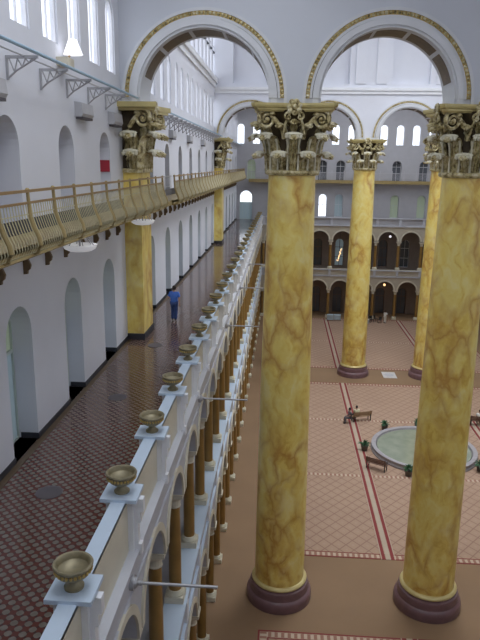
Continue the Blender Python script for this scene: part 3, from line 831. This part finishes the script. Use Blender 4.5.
balcony('iron_balcony', 'gilded iron balcony with bellied railing along the left wall, nearest stretch', 1.2, Y1+1.6, XW, 1, 1.15, (Y1+.05,))
balcony('iron_balcony', 'gilded iron balcony with bellied railing along the left wall, middle stretch past the near pilaster', Y1+4.4, Y2+1.4, XW, 1, 1.22, (Y2,))
balcony('iron_balcony', 'gilded iron balcony along the left wall beyond the far pilaster', Y2+1.6, YF-1.65, XW, 1)
# open panel between the first two stretches
t = thing('gate_balcony', 'open plain railing panel with thin bars joining two gilded balcony stretches', 'balcony', (0, 0, 0))
MB().box(XW, XW+1.15, Y1+1.72, Y1+4.28, ZD-.22, ZD).build('deck', gold_rail, t)
m = MB()
for k in range(8): m.tube([(XW+1.12, Y1+1.78+.345*k, ZD), (XW+1.12, Y1+1.78+.345*k, ZD+1.22)], .012, 5)
m.build('railing_bars', steel, t)
m = MB(); m.box(XW+1.09, XW+1.15, Y1+1.72, Y1+4.28, ZD+1.18, ZD+1.24); m.box(XW+1.09, XW+1.15, Y1+1.72, Y1+4.28, ZD+.7, ZD+.74); m.build('handrail', steel, t)
# far end balcony
def end_balcony():
    t = thing('iron_balcony', 'long iron balcony across the far end wall, above the windows', 'balcony', (0, 0, 0), 0, 'iron balconies of the fourth floor')
    MB().box(XW+1.8, XB+2, YF-1.3, YF, ZD-.55, ZD-.25).build('deck', gold_rail, t)
    MB().box(XW+1.8, XB+2, YF-1.42, YF-1.3, ZD-.59, ZD-.15).build('edge_beam', gold_rail, t)
    L = XB+2-XW-1.8; n = 20; st = L/n
    pk = MB()
    for k in range(1, 11): pk.tube([(st*k/11, 0, .1), (st*k/11, -.10, .3), (st*k/11, 0, .7), (st*k/11, 0, 1.1)], .02, 4)
    pm = pk.mesh('picket_panel', grey_box); ps = MB(); ps.box(-.04, .04, -.04, .04, 0, 1.4); pp = ps.mesh('post', grey_box)
    for k in range(n):
        inst(pm, 'picket_panel', t, (XW+1.8+st*k, YF-1.36, ZD-.25)); inst(pp, 'post', t, (XW+1.8+st*k, YF-1.36, ZD-.25))
    MB().box(XW+1.8, XB+2, YF-1.4, YF-1.3, ZD+.83, ZD+.89).build('handrail', grey_box, t)
end_balcony()

# =================================================================== PIPE RAIL ON BRACKETS BELOW THE CLERESTORY
def pipe_rail(label, y0, y1, st):
    t = thing('pipe_rail', label, 'pipe', (0, 0, 0), 0, 'pipe rails under the clerestory')
    m = MB(); m.tube([(XW+.80, y0, 23.56), (XW+.80, y1, 23.56)], .045, 8); m.build('pipe', pipe_blue, t, True)
    m = MB(); m.tube([(XW+.45, y0, 23.50), (XW+.45, y1, 23.50)], .02, 6); m.build('wire', grey_box, t, True)
    b = MB(); b.box(0, .80, -.03, .03, 23.44, 23.51); b.box(0, .05, -.03, .03, 22.95, 23.45)
    b.tube([(.03, 0, 22.98), (.25, 0, 23.16), (.50, 0, 23.30), (.76, 0, 23.45)], .025, 5)
    for d, h in ((.2, 23.14), (.4, 23.25), (.58, 23.35)): b.tube([(d, 0, h), (d-.12, 0, 23.46)], .018, 5); b.tube([(d, 0, h), (d+.1, 0, 23.46)], .018, 5)
    bm_ = b.mesh('bracket', steel)
    y = y0+.3
    while y < y1: inst(bm_, 'bracket', t, (XW, y, 0)); y += st
pipe_rail('pale blue pipe rail on scrolled brackets under the nearest left windows', 2.6, Y1-1.4, 2.175)
pipe_rail('pale blue pipe rail on thin brackets under the windows between the two screens', Y1+2, Y2-1.4, 1.6)
pipe_rail('pale blue pipe rail on brackets beyond the far screen', Y2+1.6, YF-.6, 2.175)

# wall boxes
bx0 = None
for (y, lb) in ((14.7, 'grey box high on the left wall, nearest, cut by the photo edge'), (21.6, 'grey box with dark underside high on the left wall under a bracket'), (25.6, 'grey box high on the left wall beside the near pilaster capital'),
                (38.6, 'grey box high on the wall just past the near pilaster'), (45.6, 'grey box high on the middle wall, second past the near pilaster'), (53.0, 'grey box high on the middle wall, third past the near pilaster')):
    if bx0 is None:
        bx0 = thing('wall_box', lb, 'wall box', (XW, y, 22.46), 0, 'grey boxes high on the left wall')
        m = MB(); m.sweep([((0, yy, 0), (1, 0, 0), (0, 0, 1)) for yy in (-.6, .6)], [(0, 0), (.22, 0), (.28, .10), (.24, .43), (0, .47)]); m.build('casing', grey_box, bx0)
        MB().box(.02, .25, -.54, .54, -.07, 0).build('grille', dark_grey, bx0)
    else: dup(bx0, (XW, y, 22.46), 0, lb)

# floodlight among the clerestory windows
t = thing('floodlight', 'white floodlight on a bracket in front of the left clerestory windows', 'lamp', (XW, 19.95, 23.95))
m = MB(); m.box(0, .35, -.45, .15, -.15, .08); m.build('mounting_box', cream, t)
m = MB(); m.tube([(.2, .05, .08), (.2, .30, .3), (.28, .34, .62)], .035, 8); m.ball((.28, .30, .5), .10, 8, 5); m.build('bracket', brown_rail, t, True)
m = MB(); m.lathe([(.02, .42), (.12, .40), (.16, .30), (.26, .05), (.29, -.02), (.25, -.02), (.02, .05)], 24, (.38, .0, .22)); m.build('lamp_shade', lamp_glow, t, True)
# dish pendants under the balcony
dl = [(17.9, 'white glass dish lamp hanging under the nearest balcony'), (26.2, 'white glass dish lamp under the balcony by the near pilaster')]
d0 = None
for y, lb in dl:
    if d0 is None:
        d0 = thing('dish_lamp', lb, 'lamp', (XW+.98, y, 18.52), 0, 'dish lamps under the balcony')
        m = MB(); m.lathe([(.05, 0), (.30, .03), (.44, .10), (.48, .18), (.50, .22), (.46, .22), (.40, .14), (.05, .10)], 24); bw = m.build('dish', dish_glow, d0, True)
        m = MB()
        for k in range(6):
            a = 2*PI*k/6; m.tube([(.42*math.cos(a), .42*math.sin(a), .18), (.10*math.cos(a), .10*math.sin(a), .62)], .014, 5)
        m.tube([(0, 0, .1), (0, 0, .64)], .03, 6); m.build('hanger', steel, d0)
    else: dup(d0, (XW+.98, y, 18.52), 0, lb)

# flag poles standing out from the parapet frieze
p0_ = None
for i, y in enumerate((11.15, 21.7, 32.5, 43.2, 54.0)):
    lb = ['thin grey pole jutting from the left parapet over the hall, nearest', 'thin grey pole jutting from the left parapet, second from the near end', 'thin grey pole jutting from the left parapet, third from the near end', 'thin grey pole jutting from the left parapet, fourth from the near end', 'thin grey pole jutting from the left parapet, fifth and farthest'][i]
    if p0_ is None:
        p0_ = thing('wall_pole', lb, 'pole', (XA+.34, y, 12.72), 0, 'poles jutting from the parapet')
        m = MB(); m.tube([(0, 0, 0), (1.75, 0, 0)], .032, 10); m.build('rod', steel, p0_, True)
        m = MB(); m.tube([(-.05, 0, 0), (.05, 0, 0)], .16, 16); m.ball((.05, 0, 0), .12, 12, 8, (.7, 1, 1)); m.tube([(.03, 0, 0), (.2, 0, 0)], .055, 10); m.build('wall_plate', steel, p0_, True)
    else: dup(p0_, (XA+.34, y, 12.72), 0, lb)

# dark flat discs on the gallery floor
for i, y in enumerate((13.44, 19.85, 26.2)):
    m = MB(); m.lathe([(.32, 0), (.32, .012), (.26, .014)], 28)
    o = m.build('floor_grille', dark_grey, None, False, (-5.4, y, G3))
    tag(o, ['round dark vent cover in the tiled gallery floor, nearest', 'round dark vent cover in the tiled gallery floor, second one', 'round dark vent cover in the tiled gallery floor beside the pilaster'][i], 'vent', 'vent covers in the gallery floor')

# red sign in the third fourth-floor arch
o = MB().box(XW-.42, XW-.02, 25.05, 25.09, 20.68, 21.12).build('red_sign', red_sign); tag(o, 'red rectangular sign inside the upper arch beside the pilaster', 'sign')
MB().box(XW-.24, XW-.20, 25.09, 25.115, 20.8, 21.0).build('sign_mount', steel, o)

# =================================================================== HALL FLOOR FURNISHINGS
FX, FY, FR = 11.1, 45.4, 3.80
t = thing('fountain', 'round shallow fountain pool with grey stone rim in the hall', 'fountain', (FX, FY, 0))
m = MB(); m.lathe([(FR+.12, .012), (FR+.12, .12), (FR+.02, .2), (FR+.02, .36), (FR+.08, .42), (FR-.24, .42), (FR-.28, .34), (FR-.36, .012)], 64, cap=False); m.build('rim', stone_rim, t, True)
m = MB(); m.lathe([(FR-.34, .02), (FR-.34, .30), (.01, .30)], 64); m.build('water', water, t)
m = MB(); m.lathe([(.55, .30), (.5, .4), (.16, .5), (.12, .9), (.35, 1.05), (.42, 1.12), (.05, 1.05)], 24); m.build('jet_basin', stone_rim, t, True)
def plant_mesh(seed):
    rnd = random.Random(seed); m = MB()
    for k in range(46):
        a = rnd.uniform(0, 2*PI); e = rnd.uniform(.15, 1.45); L = rnd.uniform(.35, .62)
        d = Vector((math.cos(a)*math.cos(e), math.sin(a)*math.cos(e), math.sin(e))); side = d.cross(Vector((0, 0, 1))).normalized()*.055
        b = Vector((0, 0, .42)); mid = b+d*L*.6+Vector((0, 0, .03)); tip = b+d*L-Vector((0, 0, .14))
        nrm = Vector((0, 0, .012))
        m.add([b-side*.4, b+side*.4, mid+side, mid-side, tip, b-side*.4+nrm, b+side*.4+nrm, mid+side+nrm, mid-side+nrm, tip+nrm],
              [(0, 1, 2, 3), (3, 2, 4), (5, 8, 7, 6), (8, 9, 7), (0, 5, 6, 1), (1, 6, 7, 2), (2, 7, 9, 4), (4, 9, 8, 3), (3, 8, 5, 0)])
    return m.mesh('leaves', leaf_green)
pl = [(8.75, 49.2, 'leafy green potted plant at the far left of the fountain rim'), (7.05, 45.2, 'leafy green potted plant at the left edge of the fountain'), (9.35, 41.6, 'leafy green potted plant at the near left of the fountain rim'),
      (14.5, 42.5, 'leafy green potted plant at the near right of the fountain, past the column'), (11.6, 50.3, 'leafy green potted plant behind the fountain')]
for i, (x, y, lb) in enumerate(pl):
    dv = Vector((x-FX, y-FY, 0)).normalized()*max(4.45, .0*math.hypot(x-FX, y-FY)); x, y = FX+dv.x, FY+dv.y
    t = thing('potted_plant', lb, 'plant', (x, y, .012), 0, 'potted plants around the fountain')
    m = MB(); m.lathe([(.20, 0), (.27, .40), (.29, .42), (.25, .42), (.22, .36)], 20); m.build('pot', terracotta, t, True)
    o = inst(plant_mesh(i+3), 'leaves', t)
def bench(label, loc, rz, L=1.5, mat=wood_dark, arms=True):
    t = thing('bench', label, 'bench', loc, rz, 'benches by the fountain')
    m = MB()
    for k in range(4): m.box(-L/2, L/2, -.22+.11*k, -.13+.11*k, .42, .46)
    m.build('seat', mat, t)
    m = MB()
    for k in range(3): m.box(-L/2, L/2, .24+.02*k, .27+.02*k, .56+.12*k, .65+.12*k)
    m.build('backrest', mat, t)
    for x in (-L/2+.08, L/2-.08):
        for y in (-.20, .22): MB().box(x-.03, x+.03, y-.03, y+.03, 0, .42 if y < 0 else .9).build('leg', black_iron, t)
        MB().box(x-.03, x+.03, -.24, .26, .62, .66).build('armrest', black_iron, t)
        MB().box(x-.025, x+.025, -.22, -.17, .44, .62).build('arm_post', black_iron, t)
    return t
bench('dark wooden bench between the red stripe and the near side of the fountain', (7.15, 42.15, .024), math.radians(150), 1.5)
bench('brown bench with people beside the far side of the fountain', (7.05, 51.0, .024), math.radians(200), 1.7, flat('bench_tan', (.30, .19, .10), .5))
bench('dark bench with a white sitter, at the right edge of the photo', (16.9, 50.9, .024), math.radians(170), 1.6)

# floor plaque between the far columns
o = thing('floor_plaque', 'pale stone plaque set in the floor between two far columns', 'plaque', (11.38, 63.5, 0))
m = MB(); m.box(-.68, .68, -.95, .95, 0, .03); m.build('slab', seal_stone, o)
m = MB(); m.lathe([(.46, .03), (.46, .04), (.40, .045)], 28); m.build('medallion', grey_box, o)

# =================================================================== PEOPLE
def skinned(name, verts, edges, radii, mat, parent, root=0, sub=1):
    me = bpy.data.meshes.new(name); me.from_pydata(verts, edges, []); o = bpy.data.objects.new(name, me); C.objects.link(o); o.parent = parent
    me.materials.append(mat)
    mod = o.modifiers.new('skin', 'SKIN')
    for v, r in zip(me.skin_vertices[0].data, radii): v.radius = (r, r) if isinstance(r, (int, float)) else r
    for i, v in enumerate(me.skin_vertices[0].data): v.use_root = (i == root)
    s = o.modifiers.new('sub', 'SUBSURF'); s.levels = sub; s.render_levels = sub
    mod.use_smooth_shade = True
    return o
def person(label, loc, rz, J, shirt, trousers, hair_m=hair_dark, group=None):
    """J: joint positions in a frame facing +y"""
    t = thing('person', label, 'person', loc, rz, group)
    names = ['pelvis', 'waist', 'chest', 'neck', 'chin', 'head', 'top', 'shL', 'elL', 'wrL', 'haL', 'shR', 'elR', 'wrR', 'haR', 'hiL', 'knL', 'anL', 'toL', 'hiR', 'knR', 'anR', 'toR']
    ix = {n: i for i, n in enumerate(names)}
    E = [('pelvis', 'waist'), ('waist', 'chest'), ('chest', 'neck'), ('neck', 'chin'), ('chin', 'head'), ('head', 'top')]
    for s in 'LR': E += [('chest', 'sh'+s), ('sh'+s, 'el'+s), ('el'+s, 'wr'+s), ('wr'+s, 'ha'+s), ('pelvis', 'hi'+s), ('hi'+s, 'kn'+s), ('kn'+s, 'an'+s), ('an'+s, 'to'+s)]
    R = dict(pelvis=(.15, .11), waist=(.135, .10), chest=(.155, .11), neck=.055, chin=.07, head=(.085, .10), top=.06, sh=.062, el=.042, wr=.03, ha=.035, hi=.09, kn=.06, an=.042, to=.04)
    rad = [R.get(n, R.get(n[:2])) for n in names]
    body = skinned('body', [J[n] for n in names], [(ix[a], ix[b]) for a, b in E], rad, skin, t)
    # fingers
    for s in 'LR':
        h = Vector(J['ha'+s]); w = Vector(J['wr'+s]); d = (h-w).normalized(); side = d.cross(Vector((0, 1, 0))); side = side.normalized() if side.length > .1 else Vector((1, 0, 0))
        m = MB()
        for k, L in enumerate((.060, .075, .080, .068)):
            b = h + side*(k-1.5)*.019; m.tube([b, b+d*L*.55, b+d*L*.9+Vector((0, .018, 0))], [.010, .009, .007], 5)
        b = w+d*.03+Vector((0, .025, 0)); m.tube([b, b+d*.03+Vector((0, .03, 0)), b+d*.06+Vector((0, .035, 0))], [.011, .010, .008], 5)
        m.build('fingers', skin, body, True)
    # clothes
    sv = ['waist', 'chest', 'neck', 'shL', 'elL', 'shR', 'elR', 'pelvis']
    P = {n: Vector(J[n]) for n in names}
    P['neck'] = P['chest'].lerp(P['neck'], .55); 
    for s in 'LR': P['el'+s] = P['sh'+s].lerp(P['el'+s], .8)
    P['pelvis'] = P['pelvis'] + Vector((0, 0, -.02))
    si = {n: i for i, n in enumerate(sv)}
    skinned('shirt', [P[n] for n in sv], [(si[a], si[b]) for a, b in (('pelvis', 'waist'), ('waist', 'chest'), ('chest', 'neck'), ('chest', 'shL'), ('shL', 'elL'), ('chest', 'shR'), ('shR', 'elR'))],
            [(.19, .14), (.215, .145), .08, .105, .085, .105, .085, (.195, .145)], shirt, t)
    tv = ['pelvis', 'hiL', 'knL', 'anL', 'hiR', 'knR', 'anR']; ti = {n: i for i, n in enumerate(tv)}
    Q = {n: Vector(J[n]) for n in names}
    for s in 'LR': Q['an'+s] = Q['kn'+s].lerp(Q['an'+s], 1.08)
    skinned('trousers', [Q[n] for n in tv], [(ti[a], ti[b]) for a, b in (('pelvis', 'hiL'), ('hiL', 'knL'), ('knL', 'anL'), ('pelvis', 'hiR'), ('hiR', 'knR'), ('knR', 'anR'))],
            [(.175, .135), .125, .098, .085, .125, .098, .085], trousers, t)
    hd = Vector(J['head']); m = MB(); m.ball((hd.x, hd.y-.025, hd.z+.035), 1, 14, 10, (.102, .112, .125)); m.build('hair', hair_m, t, True)
    # face
    m = MB(); m.ball((hd.x, hd.y+.105, hd.z-.02), .018, 8, 5, (.8, 1.1, 1.4)); m.build('nose', skin, body, True)
    for sx in (-1, 1):
        m = MB(); m.ball((hd.x+sx*.035, hd.y+.095, hd.z+.01), .011, 8, 5); m.build('eye', black_iron, body)
        m = MB(); m.ball((hd.x+sx*.10, hd.y, hd.z-.01), .03, 8, 5, (.4, .7, 1)); m.build('ear', skin, body)
    m = MB(); m.ball((hd.x, hd.y+.098, hd.z-.06), .022, 8, 5, (1.1, .4, .3)); m.build('mouth', red_line, body)
    for s in 'LR':
        a = Vector(J['an'+s]); b = Vector(J['to'+s]); m = MB(); m.tube([a+(a-b).normalized()*.05-Vector((0, 0, .035)), a.lerp(b, .5)-Vector((0, 0, .01)), b], [.05, .05, .042], 8); m.build('shoe', shoe_grey, t, True)
    return t
walk = dict(pelvis=(0, 0, .95), waist=(0, .0, 1.10), chest=(0, .02, 1.33), neck=(0, .04, 1.49), chin=(0, .06, 1.55), head=(0, .075, 1.63), top=(0, .07, 1.70),
            shL=(-.19, .02, 1.40), elL=(-.29, .10, 1.16), wrL=(-.22, .28, 1.05), haL=(-.19, .35, 1.04), shR=(.19, .02, 1.40), elR=(.27, -.06, 1.13), wrR=(.27, -.02, .88), haR=(.27, .01, .80),
            hiL=(-.09, 0, .90), knL=(-.09, .10, .50), anL=(-.085, -.02, .10), toL=(-.09, .14, .045), hiR=(.09, 0, .90), knR=(.09, .0, .49), anR=(.09, -.16, .11), toR=(.095, -.01, .045))
person('person in blue T-shirt and jeans walking away along the tiled gallery', (-5.33, 30.75, G3+.005), 0, walk, blue_shirt, jeans_blue)
sit = dict(pelvis=(0, 0, .55), waist=(0, .0, .70), chest=(0, .02, .93), neck=(0, .04, 1.09), chin=(0, .06, 1.15), head=(0, .075, 1.23), top=(0, .07, 1.30),
           shL=(-.19, .02, 1.0), elL=(-.24, .06, .76), wrL=(-.16, .25, .66), haL=(-.12, .32, .65), shR=(.19, .02, 1.0), elR=(.24, .06, .76), wrR=(.16, .25, .66), haR=(.12, .32, .65),
           hiL=(-.10, .03, .54), knL=(-.11, .42, .52), anL=(-.11, .40, .10), toL=(-.11, .55, .045), hiR=(.10, .03, .54), knR=(.11, .42, .52), anR=(.11, .40, .10), toR=(.11, .55, .045))
def turned(x, y, z, rz): return (x, y, z), rz
person('person in pale yellow top sitting on the brown bench by the stripe', (6.65, 50.83, .024), math.radians(20), sit, cream_cloth, grey_cloth)
person('person in dark clothes seated at the left end of the brown bench', (6.05, 50.35, -.02+.044), math.radians(100), sit, grey_cloth, grey_cloth)
person('person in white seated on the bench at the right edge of the photo', (16.85, 50.98, .024), math.radians(-10), sit, white_cloth, grey_cloth)
stand = dict(walk); stand.update(knL=(-.09, .02, .50), anL=(-.09, 0, .10), toL=(-.09, .15, .045), anR=(.09, 0, .10), toR=(.09, .15, .045), elL=(-.26, 0, 1.13), wrL=(-.26, .06, .88), haL=(-.26, .08, .80))
person('person in white standing near black chairs at the far end of the hall', (14.35, 86.2, .012), math.radians(150), stand, white_cloth, white_cloth)

# far end chairs and tables
def chair(label, loc, rz, g):
    t = thing('chair', label, 'chair', loc, rz, g)
    MB().box(-.22, .22, -.22, .22, .43, .48).build('seat', black_iron, t); MB().box(-.22, .22, .19, .23, .55, .92).build('backrest', black_iron, t)
    for x in (-.19, .19):
        for y in (-.19, .19): MB().box(x-.02, x+.02, y-.02, y+.02, 0, .43 if y < 0 else .6).build('leg', black_iron, t)
    return t
for i, (x, y, r) in enumerate(((12.5, 86.3, .4), (13.15, 86.75, 2.0), (13.6, 86.1, 3.4), (12.45, 87.3, 1.2))):
    chair(['black chair at the far end of the hall, leftmost of the cluster', 'black chair in the far cluster, directly before the arch column', 'black chair in the far cluster, closest to the person in white', 'black chair at the back of the far cluster'][i], (x, y, .014), r, 'black chairs at the far end')
for i, (x, y) in enumerate(((6.9, 87.0), (7.9, 87.1))):
    t = thing('display_table', ['pale blue draped table at the far end, left one', 'pale blue draped table at the far end, beside the far free column'][i], 'table', (x, y, .014), 0, 'draped tables at the far end')
    MB().box(-.42, .42, -.35, .35, .72, .76).build('tabletop', wood_dark, t)
    m = MB(); m.box(-.44, .44, -.37, .37, .762, .775)
    for sx in (-1, 1): m.box(min(sx*.43, sx*.445), max(sx*.43, sx*.445), -.37, .37, .12, .77)
    m.box(-.44, .44, -.375, -.36, .12, .77); m.box(-.44, .44, .36, .375, .12, .77); m.build('table_skirt', paleblue_cloth, t)
    for sx in (-.38, .38):
        for sy in (-.31, .31): MB().box(sx-.02, sx+.02, sy-.02, sy+.02, 0, .72).build('leg', black_iron, t)
o = thing('trash_can', 'small pale bin on the floor at the far end, left of the black chairs', 'bin', (11.9, 85.6, .012))
m = MB(); m.lathe([(.18, 0), (.22, .55), (.24, .56), (.20, .56), (.17, .1)], 20); m.build('bin_body', grey_box, o, True)
m = MB(); m.lathe([(.24, .56), (.20, .64), (.02, .68)], 20); m.build('lid', white_cloth, o, True)

# lamps under the far galleries
def globe_lamp(label, loc, mat, L_):
    t = thing('hanging_lamp', label, 'lamp', loc, 0, 'hanging lamps of the far galleries')
    m = MB(); m.ball((0, 0, 0), .17, 12, 8); m.build('globe', mat, t, True)
    m = MB(); m.tube([(0, 0, .15), (0, 0, L_)], .02, 6); m.build('stem', black_iron, t)
globe_lamp('small white hanging lamp under the far second floor arch', (14.9, 90.0, 11.5), lamp_glow, 1.5)
globe_lamp('warm lit lamp in the far ground floor arch', (14.6, 90.3, 4.6), warm_glow, 1.35)
# chandelier added as glowing balls for lights reflected in the far window
t = thing('chandelier', 'glittering chandelier hanging in the far second floor arch', 'chandelier', (8.0, 90.2, 8.6))
m = MB(); rnd = random.Random(2)
for k in range(14): m.ball((-.25+.04*k+rnd.uniform(-.12, .12), rnd.uniform(-.2, .2), -.7+.13*k), .07, 6, 4)
m.build('crystals', warm_glow, t); m = MB(); m.tube([(0, 0, -.6), (0, 0, 4.4)], .02, 6); m.build('stem', black_iron, t)
